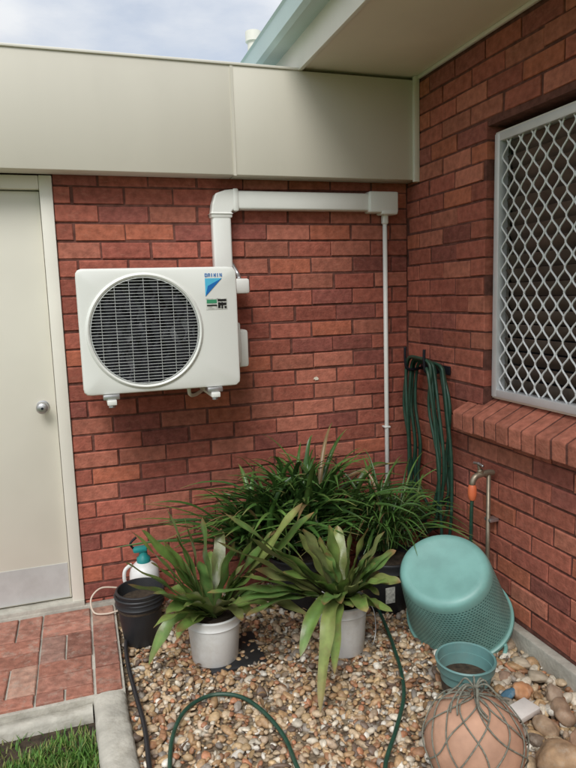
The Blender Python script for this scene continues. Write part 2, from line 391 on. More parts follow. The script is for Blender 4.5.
while z<wz1-0.04:
    Ml=T(0.092,0,z)@Matrix.Rotation(math.radians(-32),4,'Y')
    box('louvre_blade',(-0.0025,wy0+fr,-0.033),(0.0025,wy1-fr,0.033),M_SLAT,win,M=Ml); z+=0.062
box('window_glass',(0.135,wy0,wz0),(0.14,wy1,wz1),M_GLASS,win)

# ------------------------------------------------------------------ air conditioner
ac=group('air_conditioner')
ax0,ax1,az0,az1=-1.790,-1.090,1.112,1.658
yf,yb_=-0.405,-0.125
cx,cz=-1.510,1.383
NP=160
def rrect(x0,x1,z0,z1,r):
    pts=[]
    def arc(cx_,cz_,a0):
        for k in range(13):
            a=a0+math.pi/2*k/12; pts.append((cx_+r*math.cos(a),cz_+r*math.sin(a)))
    arc(x1-r,z1-r,0);arc(x0+r,z1-r,math.pi/2);arc(x0+r,z0+r,math.pi);arc(x1-r,z0+r,1.5*math.pi)
    dense=[]
    for i in range(len(pts)):
        a=pts[i];b=pts[(i+1)%len(pts)]; k=max(1,int(math.hypot(b[0]-a[0],b[1]-a[1])/0.0015))
        for j in range(k): dense.append((a[0]+(b[0]-a[0])*j/k,a[1]+(b[1]-a[1])*j/k))
    ang=np.array([math.atan2(p[1]-cz,p[0]-cx) for p in dense])
    out=[]
    for i in range(NP):
        t=2*math.pi*i/NP; d=np.abs((ang-t+math.pi)%(2*math.pi)-math.pi); out.append(dense[int(np.argmin(d))])
    return out
def circ(r): return [(cx+r*math.cos(2*math.pi*i/NP),cz+r*math.sin(2*math.pi*i/NP)) for i in range(NP)]
loops=[(circ(0.234),yf+0.03),(circ(0.234),yf+0.004),(circ(0.238),yf-0.006),(circ(0.245),yf-0.010),(circ(0.252),yf-0.006),(circ(0.255),yf+0.0),
       (rrect(ax0+0.013,ax1-0.013,az0+0.013,az1-0.013,0.022),yf+0.0),(rrect(ax0+0.004,ax1-0.004,az0+0.004,az1-0.004,0.025),yf+0.004),(rrect(ax0,ax1,az0,az1,0.027),yf+0.013),(rrect(ax0,ax1,az0,az1,0.027),yb_-0.01),(rrect(ax0+.01,ax1-.01,az0+.01,az1-.01,0.02),yb_)]
V=[];F=[]
for pl,yy in loops: V+=[(p[0],yy,p[1]) for p in pl]
for i in range(len(loops)-1):
    for j in range(NP): F.append((i*NP+j,(i+1)*NP+j,(i+1)*NP+(j+1)%NP,i*NP+(j+1)%NP))
F.append(tuple((len(loops)-1)*NP+j for j in range(NP)))
o=mesh('casing',V,F,M_ACW,ac,True); o.data.set_sharp_from_angle(angle=math.radians(35))
Mc=T(cx,0,cz)@Matrix.Rotation(math.radians(90),4,'X')
lathe('fan_shroud',[(0.2335,0.300),(0.2335,0.376)],M_DARK,ac,M=Mc,caps=False,n=64)
lathe('condenser_coil',[(0.2335,0.300),(0.0,0.300)],M_COILFIN,ac,M=Mc,caps=False,n=64)
V=[];F=[]
for b in range(3):
    o0=len(V); na,nr=14,6
    for i in range(na+1):
        for j in range(nr+1):
            r=0.05+0.17*j/nr; a=b*2*math.pi/3+ (i/na)*1.55+0.35*(j/nr)
            V.append((cx+r*math.cos(a),-0.312-0.045*(i/na),cz+r*math.sin(a)))
    for i in range(na):
        for j in range(nr):
            p=o0+i*(nr+1)+j; F.append((p,p+1,p+nr+2,p+nr+1))
mesh('fan_blades',V,F,M_FAN,ac,True)
lathe('fan_hub',[(0.052,0.301),(0.052,0.345),(0.04,0.358),(0.0,0.360)],M_FAN,ac,M=Mc,n=32,caps=False)
R=0.231; V=[];F=[]
Lz=0.104
for k in range(-4,5):
    x=k*0.050; hh=math.sqrt(max((R-0.006)**2-x*x,0))
    if hh<0.03: continue
    ns=int(hh*2/0.004); o=len(V)
    for i in range(ns+1):
        zz=-hh+2*hh*i/ns; ph=(zz/Lz+(0.5 if k%2 else 0))%1; wv=0.0045+0.0175*max(0,math.sin(math.pi*ph))**0.9
        sl=0.007*math.sin(2*math.pi*ph)
        V+=[(cx+x-wv+sl,yf+0.018,cz+zz),(cx+x+sl,yf+0.011+0.0004*(k%2),cz+zz),(cx+x+wv+sl,yf+0.0185,cz+zz)]
    for i in range(ns):
        q=o+i*3; F+=[(q,q+1,q+4,q+3),(q+1,q+2,q+5,q+4)]
mesh('guard_vanes',V,F,M_DARK,ac,True)
parts=[]; R=0.236
def bar(P,r): parts.append(tube_geo(P,r,5))
z=-R+0.010
while z<R:
    hw=math.sqrt(max(R*R-z*z,0)); P=[]
    ns=max(4,int(hw*2/0.012))
    for i in range(ns+1):
        x=-hw+2*hw*i/ns
        P.append((cx+x,yf-0.004-0.010*(1-(x*x+z*z)/(R*R)),cz+z))
    if hw>0.02: bar(P,0.00115)
    z+=0.0135
for k in range(-3,4):
    x=k*0.062; hh=math.sqrt(max(R*R-x*x,0)); P=[]
    for i in range(21):
        zz=-hh+2*hh*i/20
        P.append((cx+x,yf-0.002-0.010*(1-min(1,(x*x+zz*zz)/(R*R))),cz+zz))
    bar(P,0.0011)
for rr in (0.233,):
    P=[(cx+rr*math.cos(2*math.pi*i/64),yf-0.003-0.010*(1-rr*rr/(R*R)),cz+rr*math.sin(2*math.pi*i/64)) for i in range(64)]
    parts.append(tube_geo(P,0.0022,6,True))
V,F=merge(parts); mesh('fan_grille',V,F,M_ACGR,ac,True)
ly=yf-0.0015
def flat(name,pts,m,y=ly): return mesh(name,[(p[0],y,p[1]) for p in pts],[tuple(range(len(pts)))],m,ac)
lx=-1.238; lz=1.625
flat('badge_triangle_light',[(lx,lz-0.018),(lx,lz-0.098),(lx+0.078,lz-0.018)],M_CYAN)
flat('badge_triangle_dark',[(lx+0.012,lz-0.052),(lx,lz-0.098),(lx+0.078,lz-0.018)],M_BLUE,ly-0.0008)
def strokes(x,z,cw,h,letters,m,nm):
    G={'D':[(0,0,.25,1),(.25,0,.7,.22),(.25,.78,.7,1),(.6,.15,.85,.85)],'A':[(0,0,.22,.9),(.6,0,.82,.9),(.1,.8,.72,1),(.22,.35,.6,.52)],'I':[(.2,0,.5,1)],'K':[(0,0,.25,1),(.25,.4,.55,.62),(.5,.6,.8,1),(.5,0,.8,.42)],'N':[(0,0,.22,1),(.6,0,.82,1),(.2,.55,.42,.9),(.4,.15,.62,.5)]}
    for i,c in enumerate(letters):
        for j,(a,b,c2,d) in enumerate(G[c]):
            flat('%s_%d_%d'%(nm,i,j),[(x+(i+a)*cw,z+b*h),(x+(i+c2)*cw,z+b*h),(x+(i+c2)*cw,z+d*h),(x+(i+a)*cw,z+d*h)],m,ly-0.001-0.0002*j)
strokes(lx,lz-0.012,0.0135,0.016,'DAIKIN',M_BLUE,'brand_letter')
flat('sticker_white',[(lx,lz-0.108),(lx+0.098,lz-0.108),(lx+0.098,lz-0.158),(lx,lz-0.158)],M_LABEL)
for i,(a,b,c,d,mm) in enumerate([(0.004,0.05,0.113,0.130,M_GREENINK),(0.054,0.094,0.112,0.122,M_BLACKINK),(0.06,0.094,0.128,0.140,M_BLACKINK),(0.055,0.066,0.126,0.152,M_BLACKINK),(0.07,0.078,0.126,0.154,M_BLACKINK),(0.084,0.094,0.144,0.153,M_BLACKINK),(0.004,0.05,0.136,0.142,M_BLACKINK)]):
    flat('sticker_print_%d'%i,[(lx+a,lz-c),(lx+b,lz-c),(lx+b,lz-d),(lx+a,lz-d)],mm,ly-0.001-0.0002*i)
box('valve_cover',(ax1-0.01,-0.30,1.20),(ax1+0.035,-0.14,1.40),M_ACW,ac,bev=0.012)
box('service_valve_cover',(ax1-0.005,-0.23,1.175),(-1.0,-0.13,1.36),M_ACW,ac,bev=0.015)
box('isolator_switch',(-1.055,-0.16,1.535),(-0.965,-0.06,1.610),M_PVC,ac,bev=0.012)
box('isolator_neck',(-1.100,-0.20,1.55),(-1.052,-0.10,1.60),M_METAL,ac,bev=0.006)
tube('isolator_conduit',[(-1.0,-0.09,1.61),(-1.0,-0.05,1.64),(-1.03,-0.035,1.70)],0.011,M_METAL,ac)
for bx in (-1.675,-1.215):
    box('bracket_arm',(bx-0.02,-0.43,1.068),(bx+0.02,-0.001,1.090),M_ACW,ac,bev=0.003)
    box('bracket_upright',(bx-0.019,-0.030,1.069),(bx+0.019,-0.0005,1.50),M_ACW,ac,bev=0.003)
    box('foot',(bx-0.035,-0.418,1.0905),(bx+0.035,-0.34,1.113),M_METAL,ac,bev=0.004)
    lathe('rubber_mount',[(0.014,0),(0.014,0.012),(0.008,0.02),(0.0,0.02)],M_METAL,ac,M=T(bx,-0.40,1.055),n=16)
tube('drain_tube',[(-1.30,-0.2,1.115),(-1.30,-0.2,1.06),(-1.26,-0.12,1.04),(-1.2,-0.02,1.05)],0.009,M_PVC,ac)

# ------------------------------------------------------------------ duct
duct=group('pipe_duct')
dd=-0.062
box('vertical_run',(-1.118,dd,1.60),(-1.022,-0.0012,1.955),M_PVC,duct,bev=0.012,seg=3)
V=[];F=[];na=4; ccx,ccz=-1.00,1.955
for i in range(na+1):
    a=math.pi-math.pi/2*i/na
    rf=1.0/max(abs(math.cos(a)),abs(math.sin(a)))*0.35+0.65
    for (r,y) in ((0.02,-0.001),(0.02,dd-0.003),(0.122*rf,dd-0.003),(0.122*rf,-0.001)):
        V.append((ccx+r*math.cos(a),y,ccz-0.02+r*math.sin(a)))
for i in range(na):
    for j in range(4): F.append((i*4+j,i*4+(j+1)%4,(i+1)*4+(j+1)%4,(i+1)*4+j))
F+=[(0,1,2,3),tuple(na*4+j for j in range(4))]
o=mesh('elbow',V,F,M_PVC,duct,False); mo=o.modifiers.new('b','BEVEL'); mo.width=0.010; mo.segments=3; mo.limit_method='ANGLE'
box('elbow_lip_low',(-1.1245,dd-0.005,1.915),(-1.0155,-0.0008,1.945),M_PVC,duct,bev=0.008)
box('elbow_lip_side',(-1.01,dd-0.005,1.948),(-0.98,-0.0008,2.060),M_PVC,duct,bev=0.008)
box('horizontal_run',(-1.0,dd,1.957),(-0.23,-0.0015,2.050),M_PVC,duct,bev=0.012,seg=3)
box('end_box',(-0.262,dd-0.012,1.948),(-0.088,-0.001,2.060),M_PVC,duct,bev=0.010,seg=3)
box('end_cap',(-0.19,dd-0.016,1.938),(-0.094,-0.002,1.962),M_PVC,duct,bev=0.008)
tube('conduit_pipe',[(-0.150,-0.028,1.96),(-0.150,-0.028,-0.1)],0.0125,M_PVC,duct,sm=False,k=16)
for z in (0.75,0.25): box('saddle_clip',(-0.168,-0.043,z),(-0.132,-0.001,z+0.010),M_PVC,duct,bev=0.003)
box('joint_coupler',(-0.167,-0.045,1.89),(-0.133,-0.011,1.95),M_PVC,duct,bev=0.01,seg=3)

# ------------------------------------------------------------------ ground
M_LAWN=mat('lawn_ground',(0.07,0.12,0.03),rough=1,var=0.35,scale=6,bump=0.8,bscale=40,dirt=0.5,dirtcol=(0.10,0.08,0.05),spec=0.1)
box('lawn',(-150,-150,-0.30),(150,150,-0.115),M_LAWN)
def gravel_sheet_mat():
    m,N,L,b=new_mat('gravel_bed_base')
    tc=N.new('ShaderNodeTexCoord'); v=N.new('ShaderNodeTexVoronoi'); v.inputs['Scale'].default_value=55; L.new(tc.outputs['Object'],v.inputs[0])
    cr=N.new('ShaderNodeValToRGB'); sp=N.new('ShaderNodeSeparateColor'); L.new(v.outputs['Color'],sp.inputs[0]); L.new(sp.outputs[0],cr.inputs[0])
    e=cr.color_ramp; e.elements[0].color=(0.12,0.08,0.05,1); e.elements[1].color=(0.30,0.24,0.16,1)
    L.new(cr.outputs[0],b.inputs['Base Color']); b.inputs['Roughness'].default_value=0.9
    bp=N.new('ShaderNodeBump'); bp.invert=True; bp.inputs['Distance'].default_value=0.01; L.new(v.outputs['Distance'],bp.inputs['Height']); L.new(bp.outputs[0],b.inputs['Normal'])
    return m
gravel=group('gravel')
box('gravel_base',(-1.72,-3.0,-0.28),(-0.02,0.005,-0.078),gravel_sheet_mat(),gravel)
def pebbles(name,n,x0,x1,y0,y1,zlo,zhi,smin,smax,pal,parent,pw=2.2):
    tv=[];tf=None
    for k in range(8):
        bm=bmesh.new(); bmesh.ops.create_icosphere(bm,subdivisions=2,radius=1)
        vs=np.array([v.co[:] for v in bm.verts]); fs=np.array([[v.index for v in f.verts] for f in bm.faces]); bm.free()
        f1=np.random.randn(3,3)*0.9; ph=np.random.rand(3)*6
        s=1+0.15*np.sin(vs@f1.T*1.6+ph).sum(1)
        tv.append(vs*s[:,None]); tf=fs
    nv=len(tv[0]); AV=[];AC=[];cnt=0
    while cnt<n:
        x=random.uniform(x0,x1); y=random.uniform(y0,y1)
        s=smin+(smax-smin)*random.random()**pw
        sc=np.array([s*random.uniform(0.95,1.55),s*random.uniform(0.75,1.05),s*random.uniform(0.45,0.75)])
        R_=np.array(Euler((random.gauss(0,.35),random.gauss(0,.35),random.uniform(0,6.28))).to_matrix())
        P=(tv[random.randrange(8)]*sc)@R_.T+np.array([x,y,random.uniform(zlo,zhi)])
        AV.append(P); c=np.array(random.choices(pal[0],pal[1])[0])*random.uniform(0.68,1.15)
        AC.append(np.tile(c,(nv,1))); cnt+=1
    AV=np.concatenate(AV); AC=np.concatenate(AC)
    AF=(tf[None]+ (np.arange(n)*nv)[:,None,None]).reshape(-1,3)
    me=bpy.data.meshes.new(name); me.vertices.add(len(AV)); me.vertices.foreach_set('co',AV.astype(np.float32).ravel())
    me.loops.add(len(AF)*3); me.loops.foreach_set('vertex_index',AF.astype(np.int32).ravel())
    me.polygons.add(len(AF)); me.polygons.foreach_set('loop_start',np.arange(0,len(AF)*3,3,dtype=np.int32))
    me.polygons.foreach_set('use_smooth',np.ones(len(AF),bool))
    me.update(calc_edges=True); me.validate()
    a=me.attributes.new('Col','FLOAT_COLOR','POINT'); c4=np.ones((len(AV),4),np.float32); c4[:,:3]=AC; a.data.foreach_set('color',c4.ravel())
    me.materials.append(M_PEBBLE); o=bpy.data.objects.new(name,me); COL.objects.link(o); o.parent=parent; return o
PAL=([(0.53,0.40,0.26),(0.60,0.53,0.42),(0.43,0.27,0.14),(0.33,0.17,0.09),(0.72,0.67,0.58),(0.28,0.24,0.20),(0.50,0.35,0.19),(0.16,0.11,0.08),(0.46,0.21,0.11),(0.48,0.36,0.25)],[22,15,17,11,7,8,18,9,8,8])
pebbles('gravel_pebbles',14500,-1.70,-0.04,-2.15,-0.02,-0.084,-0.058,0.0068,0.0185,PAL,gravel)
pebbles('gravel_large_pebbles',240,-0.50,-0.05,-2.1,-1.0,-0.066,-0.048,0.016,0.032,PAL,gravel,1.5)
pebbles('gravel_mixed_pebbles',90,-1.65,-0.4,-2.1,-0.3,-0.072,-0.055,0.016,0.023,PAL,gravel,1.5)
# pavers
pav=group('brick_paving')
box('paving_bed',(-4.2,-0.80,-0.25),(-1.716,0.0,-0.038),M_CONC,pav)
V=[];F=[];C=[]
def paver(x0,x1,y0,y1):
    g=0.003
    x0+=g+random.uniform(0,.002);x1-=g+random.uniform(0,.002);y0+=g+random.uniform(0,.0015);y1-=g; z=-0.026+random.uniform(-.003,.003); b=0.004
    tx=random.uniform(-.010,.010);ty=random.uniform(-.010,.010)
    q=[(x0+b,y0+b,z),(x1-b,y0+b,z),(x1-b,y1-b,z),(x0+b,y1-b,z),(x0,y0,z-b),(x1,y0,z-b),(x1,y1,z-b),(x0,y1,z-b),(x0,y0,-0.08),(x1,y0,-0.08),(x1,y1,-0.08),(x0,y1,-0.08)]
    o=len(V); xm,ym=(x0+x1)/2,(y0+y1)/2
    V.extend([(p[0]+random.uniform(-.0015,.0015),p[1]+random.uniform(-.0015,.0015),p[2]+tx*(p[0]-xm)+ty*(p[1]-ym)) for p in q])
    F.extend([tuple(i+o for i in f) for f in [(0,1,2,3),(0,4,5,1),(1,5,6,2),(2,6,7,3),(3,7,4,0),(4,8,9,5),(5,9,10,6),(6,10,11,7),(7,11,8,4)]])
    base=np.array(random.choice([(0.35,0.155,0.11),(0.39,0.185,0.135),(0.29,0.135,0.10),(0.40,0.235,0.175),(0.33,0.19,0.15)]))*random.uniform(.82,1.12)
    C.extend([base]*12)
for i in range(4):
    ya=-0.035-i*0.187
    paver(-1.832,-1.722,ya-0.187,ya)
S=0.224
for i in range(10):
    for j in range(4):
        x1=-1.836-i*S; x0=x1-S; y1=-0.035-j*S; y0=y1-S
        if y0<-0.80: y0=-0.783
        if (i+j)%2==0:
            if y1-y0>0.15:
                ym=(y1+y0)/2; paver(x0,x1,ym,y1); paver(x0,x1,y0,ym)
            else: paver(x0,x1,y0,y1)
        else:
            xm=(x0+x1)/2; paver(x0,xm,y0,y1); paver(xm,x1,y0,y1)
mesh('pavers',V,F,M_PAVER,pav,False,C)
box('door_step_strip',(-4.2,-0.034,-0.2),(-1.70,-0.001,-0.012),M_CONC,pav,bev=0.004)
def sweep_prof(name,path,prof,m,parent=None):
    P=smooth_path(path,8); V=[];F=[];n=len(prof)
    for i,p in enumerate(P):
        t=(P[min(i+1,len(P)-1)]-P[max(i-1,0)]).normalized(); s=Vector((t.y,-t.x,0)).normalized()
        for (u,z) in prof: V.append(p+s*(u+random.uniform(-.002,.002))+Vector((0,0,z+random.uniform(-.002,.002))))
    for i in range(len(P)-1):
        for j in range(n): F.append((i*n+j,(i+1)*n+j,(i+1)*n+(j+1)%n,i*n+(j+1)%n))
    F.append(tuple(range(n))); F.append(tuple((len(P)-1)*n+j for j in range(n))[::-1])
    o=mesh(name,V,F,m,parent,True); o.data.set_sharp_from_angle(angle=math.radians(60)); return o
kp=[(-0.062,-0.15),(-0.062,-0.022),(-0.052,-0.006),(-0.03,0.002),(0.0,0.005),(0.03,0.002),(0.052,-0.006),(0.062,-0.022),(0.062,-0.15)]
kerb=group('concrete_kerb')
sweep_prof('kerb_edging',[(-1.778,-0.795,-0.030),(-1.775,-0.95,-0.030),(-1.765,-1.15,-0.033),(-1.750,-1.5,-0.035),(-1.745,-2.2,-0.035),(-1.745,-3.0,-0.035)],kp,M_CONC,kerb)
kp2=[(-0.03,-0.12),(-0.03,-0.010),(-0.02,0.002),(0.02,0.002),(0.03,-0.010),(0.03,-0.12)]
sweep_prof('paving_haunch',[(-4.2,-0.830,-0.062),(-3,-0.830,-0.060),(-2.4,-0.83,-0.063),(-1.845,-0.828,-0.058)],kp2,M_CONC,kerb)
V=[];F=[];C=[]
def blade(x,y):
    a=random.uniform(0,6.28); h=random.uniform(0.025,0.06); w=0.0032; l=random.uniform(0.01,0.04)
    d=Vector((math.cos(a),math.sin(a),0)); s=Vector((-d.y,d.x,0))*w; b=Vector((x,y,-0.118)); o=len(V)
    V.extend([b-s,b+s,b+d*l*.4+s*.8+Vector((0,0,h*.6)),b+d*l*.4-s*.8+Vector((0,0,h*.6)),b+d*l+Vector((0,0,h))])
    F.extend([(o,o+1,o+2,o+3),(o+3,o+2,o+4)])
    c=np.array(random.choice([(0.11,0.25,0.04),(0.17,0.32,0.06),(0.08,0.19,0.035),(0.26,0.29,0.09)]))*random.uniform(.8,1.2); C.extend([c]*5)
n=0
while n<26000:
    x=random.uniform(-3.2,-1.83); y=random.uniform(-2.1,-0.87)
    if y>-0.98+0.05*math.sin(x*9) and random.random()<0.86: continue
    blade(x,y); n+=1
mesh('grass',V,F,M_GRASSB,None,False,C)
box('bare_soil',(-3.6,-1.0,-0.2),(-1.80,-0.80,-0.104),M_SOIL)

# ------------------------------------------------------------------ pots
def bucket(name,x,y,rb,rt,z0,h,m,soil=True,handle=True,tilt=0):
    g=group(name); Mx=T(x,y,z0)@Matrix.Rotation(tilt,4,'X')
    pr=[(0.0,0.0),(rb-0.006,0.0),(rb,0.006),(rb+(rt-rb)*.8,h*.80),(rt+.001,h*.80),(rt+.004,h*.81),(rt+.001,h*.83),(rt,h*.90),(rt+.004,h*.95),(rt+.006,h*.985),(rt+.003,h),(rt-.004,h),(rt-.006,h*.95),(rb-.004,0.02),(0,0.02)]
    lathe('shell',pr,m,g,M=Mx)
    if soil: lathe('soil',[(0,h*.86),(rt*.5,h*.88),(rt-.007,h*.86),(rt-.008,h*.7),(0,h*.7)][::-1],M_SOIL,g,M=Mx)
    if handle:
        P=[Mx@Vector(((rt+.010),-0.01,h*.88)),Mx@Vector((rt+.030,-0.03,h*.70)),Mx@Vector((rt+.024,-0.06,h*.35)),Mx@Vector((rt-.01,-0.09,h*.15)),Mx@Vector((rt-.04,-0.105,h*.32))]
        tube('wire_handle',P,0.0022,M_METAL,g,n=6,k=6)
    return g
bL=bucket('white_bucket',-1.318,-0.650,0.102,0.118,-0.058,0.215,M_BUCKET,handle=0)
box('black_tray',(-1.38,-0.77,-0.072),(-1.13,-0.50,-0.055),M_POTBLK,bL,bev=0.006,M=T(0.02,0.0,0))
bR=bucket('white_bucket',-0.762,-0.785,0.096,0.111,-0.062,0.235,M_BUCKET,handle=1)
bucket('black_plant_pot',-1.612,-0.385,0.080,0.110,-0.062,0.240,M_POTBLK,handle=0)
p2=bucket('black_plant_pot',-1.608,-0.39,0.08,0.106,-0.026,0.225,M_POTBLK,handle=0,soil=False)
bucket('black_plant_pot',-0.385,-0.48,0.115,0.150,-0.066,0.27,M_POTBLK,handle=0)
bucket('black_plant_pot',-0.80,-0.30,0.12,0.16,-0.066,0.28,M_POTBLK,handle=0)
lab=box('pot_label',(-0.47,-0.635,0.02),(-0.42,-0.632,0.10),M_LABEL)
lab.parent=bpy.data.objects['black_plant_pot.002']
tp=group('teal_plant_pot'); Mt=T(-0.462,-1.295,-0.060)
lathe('shell',[(0,0),(0.078,0),(0.082,0.006),(0.100,0.135),(0.110,0.137),(0.113,0.165),(0.116,0.170),(0.112,0.175),(0.106,0.172),(0.103,0.14),(0.08,0.012),(0,0.012)],M_TEALPOT,tp,M=Mt)
lathe('soil',[(0,0.09),(0.05,0.096),(0.095,0.092),(0.09,0.05),(0,0.05)][::-1],M_SOIL,tp,M=Mt)

# ------------------------------------------------------------------ laundry basket
bk=group('laundry_basket')
rb,rt,h=0.180,0.218,0.40
prof=[(0.0,0.008),(rb-0.055,0.006),(rb-0.04,0.0),(rb-0.026,0.0),(rb-0.010,0.005),(rb-0.002,0.018),(rb+0.004,0.040),(rb+(rt-rb)*.5,h*.5),(rt-.004,h*.92),(rt-.002,h*.94),(rt+.002,h*.945),(rt+.008,h*.95),(rt+.010,h*.975),(rt+.008,h*.998),(rt+.003,h),(rt-.004,h*.985),(rt-.007,h*.92),(rb-.006,0.03),(0,0.014)]
uvv=[0,0,0,0,0,0,0.10,0.5,0.91,0.93,0.95,0.96,0.97,0.98,0.99,1,0.91,0.05,0]
ax=Vector((-0.45,-0.38,0.81)).normalized()
base_c=Vector((-0.385,-1.010,0.347))
zq=(-ax).to_track_quat('Z','Y').to_matrix().to_4x4()
MB=Matrix.Translation(base_c)@zq@Matrix.Diagonal((1.08,1.0,1,1))
lathe('tub_shell',prof,M_BASKET,bk,M=MB,n=96,uv=uvv)
for a0 in (0.75,math.pi+0.75):
    P=[]
    for i in range(13):
        a=math.pi*i/12; rr=rt+0.010+0.02*math.sin(a); t=a0+0.34*math.cos(a)
        P.append(MB@Vector((rr*math.cos(t),rr*math.sin(t),h*0.96+0.035*math.sin(a))))
    tube('rim_handle',P,0.009,M_BASKET,bk,n=3,k=10)

# ------------------------------------------------------------------ terracotta ball in net
bl=group('netted_float_ball')
bc=Vector((-0.672,-1.660,0.080)); br=0.154
lathe('ball',[(br*math.sin(math.pi*i/32)*1.03,-br*math.cos(math.pi*i/32)*0.96) for i in range(33)],M_TERRA,bl,M=Matrix.Translation(bc),n=64,autosharp=False)
parts=[]
top=Vector((0.03,0.05,1)).normalized(); qn=top.to_track_quat('Z','Y').to_matrix()
for sgn in (1,-1):
    for k in range(10):
        P=[];off=2*math.pi*k/10+random.uniform(-.12,.12); wob=random.uniform(0,6); am=random.uniform(.05,.18)
        for i in range(34):
            th=0.08+2.6*i/33; ph=off+sgn*(0.85*th+am*math.sin(th*4+wob))
            r=br*1.02+0.003+0.003*math.sin(i*.7+wob)
            v=Vector((math.sin(th)*math.cos(ph)*1.03,math.sin(th)*math.sin(ph)*1.03,math.cos(th)*0.97))*r
            P.append(bc+qn@v)
        parts.append(tube_geo(P,0.0025,5))
for k in range(9):
    a=k*0.72+random.random(); P=[bc+Vector((0,0,br-.005))]
    p=bc+Vector((0.006*math.cos(a),0.006*math.sin(a),br+0.03)); P.append(p)
    l=random.uniform(.05,.11)
    P.append(p+Vector((0.03*math.cos(a),0.03*math.sin(a),0.015))); P.append(p+Vector((l*.7*math.cos(a),l*.7*math.sin(a),-0.025))); P.append(p+Vector((l*math.cos(a+.3),l*math.sin(a+.3),-0.05)))
    parts.append(tube_geo(smooth_path(P,5),0.0032,5))
V,F=merge(parts); mesh('rope_net',V,F,M_ROPE,bl,True)

# ------------------------------------------------------------------ rocks
def rock(name,x,y,z,sx,sy,sz,col,rot=0,seed=0,parent=None,m=None):
    rs=np.random.RandomState(seed)
    bm=bmesh.new(); bmesh.ops.create_icosphere(bm,subdivisions=4,radius=1)
    K=rs.randn(5,3)*1.5; ph=rs.rand(5)*6; K2=rs.randn(6,3)*5
    for v in bm.verts:
        p=np.array(v.co[:]); s=1+0.09*np.sin(K@p+ph).sum()+0.02*np.sin(K2@p).sum()
        v.co=Vector(p*s*np.array([sx,sy,sz]))
    me=bpy.data.meshes.new(name); bm.to_mesh(me); bm.free(); me.polygons.foreach_set('use_smooth',[True]*len(me.polygons))
    a=me.attributes.new('Col','FLOAT_COLOR','POINT'); c=np.ones((len(me.vertices),4),np.float32); c[:,:3]=col; a.data.foreach_set('color',c.ravel())
    me.materials.append(m or M_ROCK); o=bpy.data.objects.new(name,me); o.location=(x,y,z); o.rotation_euler=(rs.uniform(-.2,.2),rs.uniform(-.2,.2),rot); COL.objects.link(o)
    if parent: o.parent=parent
    return o
rocks=[(-0.40,-1.74,-0.01,0.085,0.065,0.055,(0.40,0.26,0.15)),(-0.27,-1.70,-0.02,0.06,0.05,0.045,(0.42,0.26,0.17)),
(-0.30,-1.56,-0.035,0.045,0.036,0.026,(0.36,0.25,0.16)),(-0.20,-1.52,-0.03,0.038,0.048,0.033,(0.30,0.20,0.13)),
(-0.24,-1.36,-0.035,0.042,0.033,0.028,(0.55,0.27,0.13)),(-0.15,-1.42,-0.035,0.04,0.033,0.03,(0.33,0.24,0.17)),
(-0.13,-1.30,-0.04,0.04,0.032,0.024,(0.36,0.30,0.22)),(-0.35,-1.40,-0.045,0.03,0.03,0.022,(0.28,0.25,0.2)),(-0.18,-1.64,-0.03,0.045,0.04,0.033,(0.4,0.3,0.2)),
(-0.37,-1.60,-0.05,0.04,0.03,0.02,(0.2,0.15,0.11)),(-0.11,-1.55,-0.035,0.04,0.045,0.032,(0.36,0.25,0.17)),(-0.30,-1.84,-0.03,0.07,0.06,0.04,(0.33,0.25,0.17)),(-0.28,-1.46,-0.045,0.035,0.028,0.02,(0.26,0.2,0.15)),(-0.12,-1.19,-0.045,0.036,0.03,0.02,(0.45,0.38,0.28)),(-0.24,-1.24,-0.05,0.03,0.025,0.018,(0.3,0.2,0.14))]
for i,r in enumerate(rocks): rock('river_rock',*r,rot=i*0.9,seed=i+3)
M_MARBLE=mat('marble_piece',(0.72,0.70,0.66),rough=0.5,var=0.1,scale=15)
box('marble_offcut',(-0.085,-0.035,-0.012),(0.085,0.035,0.012),M_MARBLE,None,bev=0.003,M=T(-0.365,-1.490,-0.012)@Euler((0.1,0.1,0.35)).to_matrix().to_4x4())
rock('blue_stone',-0.315,-1.36,-0.035,0.05,0.02,0.014,(0.07,0.17,0.25),rot=0.3,seed=44)

# ------------------------------------------------------------------ hoses
hose=group('garden_hose')
gz=-0.045
tube('hose_loop',[(-1.66,-1.62,gz),(-1.62,-1.38,gz),(-1.58,-1.15,gz),(-1.52,-1.02,gz+.005),(-1.44,-0.95,gz),(-1.36,-0.945,gz),(-1.28,-1.0,gz),(-1.225,-1.13,gz+.004),(-1.195,-1.28,gz),(-1.20,-1.45,gz),(-1.18,-1.65,gz),(-1.1,-1.75,gz),(-0.98,-1.66,gz),(-0.92,-1.52,gz),(-0.80,-1.37,gz),(-0.69,-1.22,gz),(-0.62,-1.07,gz),(-0.57,-0.92,gz),(-0.52,-0.75,gz),(-0.47,-0.55,gz)],0.0080,M_GREENHOSE,hose,k=10)
coil=group('hose_coil')
box('bracket_plate',(-0.012,-0.46,1.09),(-0.0025,-0.17,1.135),M_DARK,coil,bev=0.003)
for yy in (-0.205,-0.405):
    tube('bracket_prong',[(-0.01,yy,1.11),(-0.07,yy,1.10),(-0.115,yy,1.11),(-0.125,yy,1.16),(-0.125,yy,1.225)],0.008,M_DARK,coil,k=8)
parts=[]
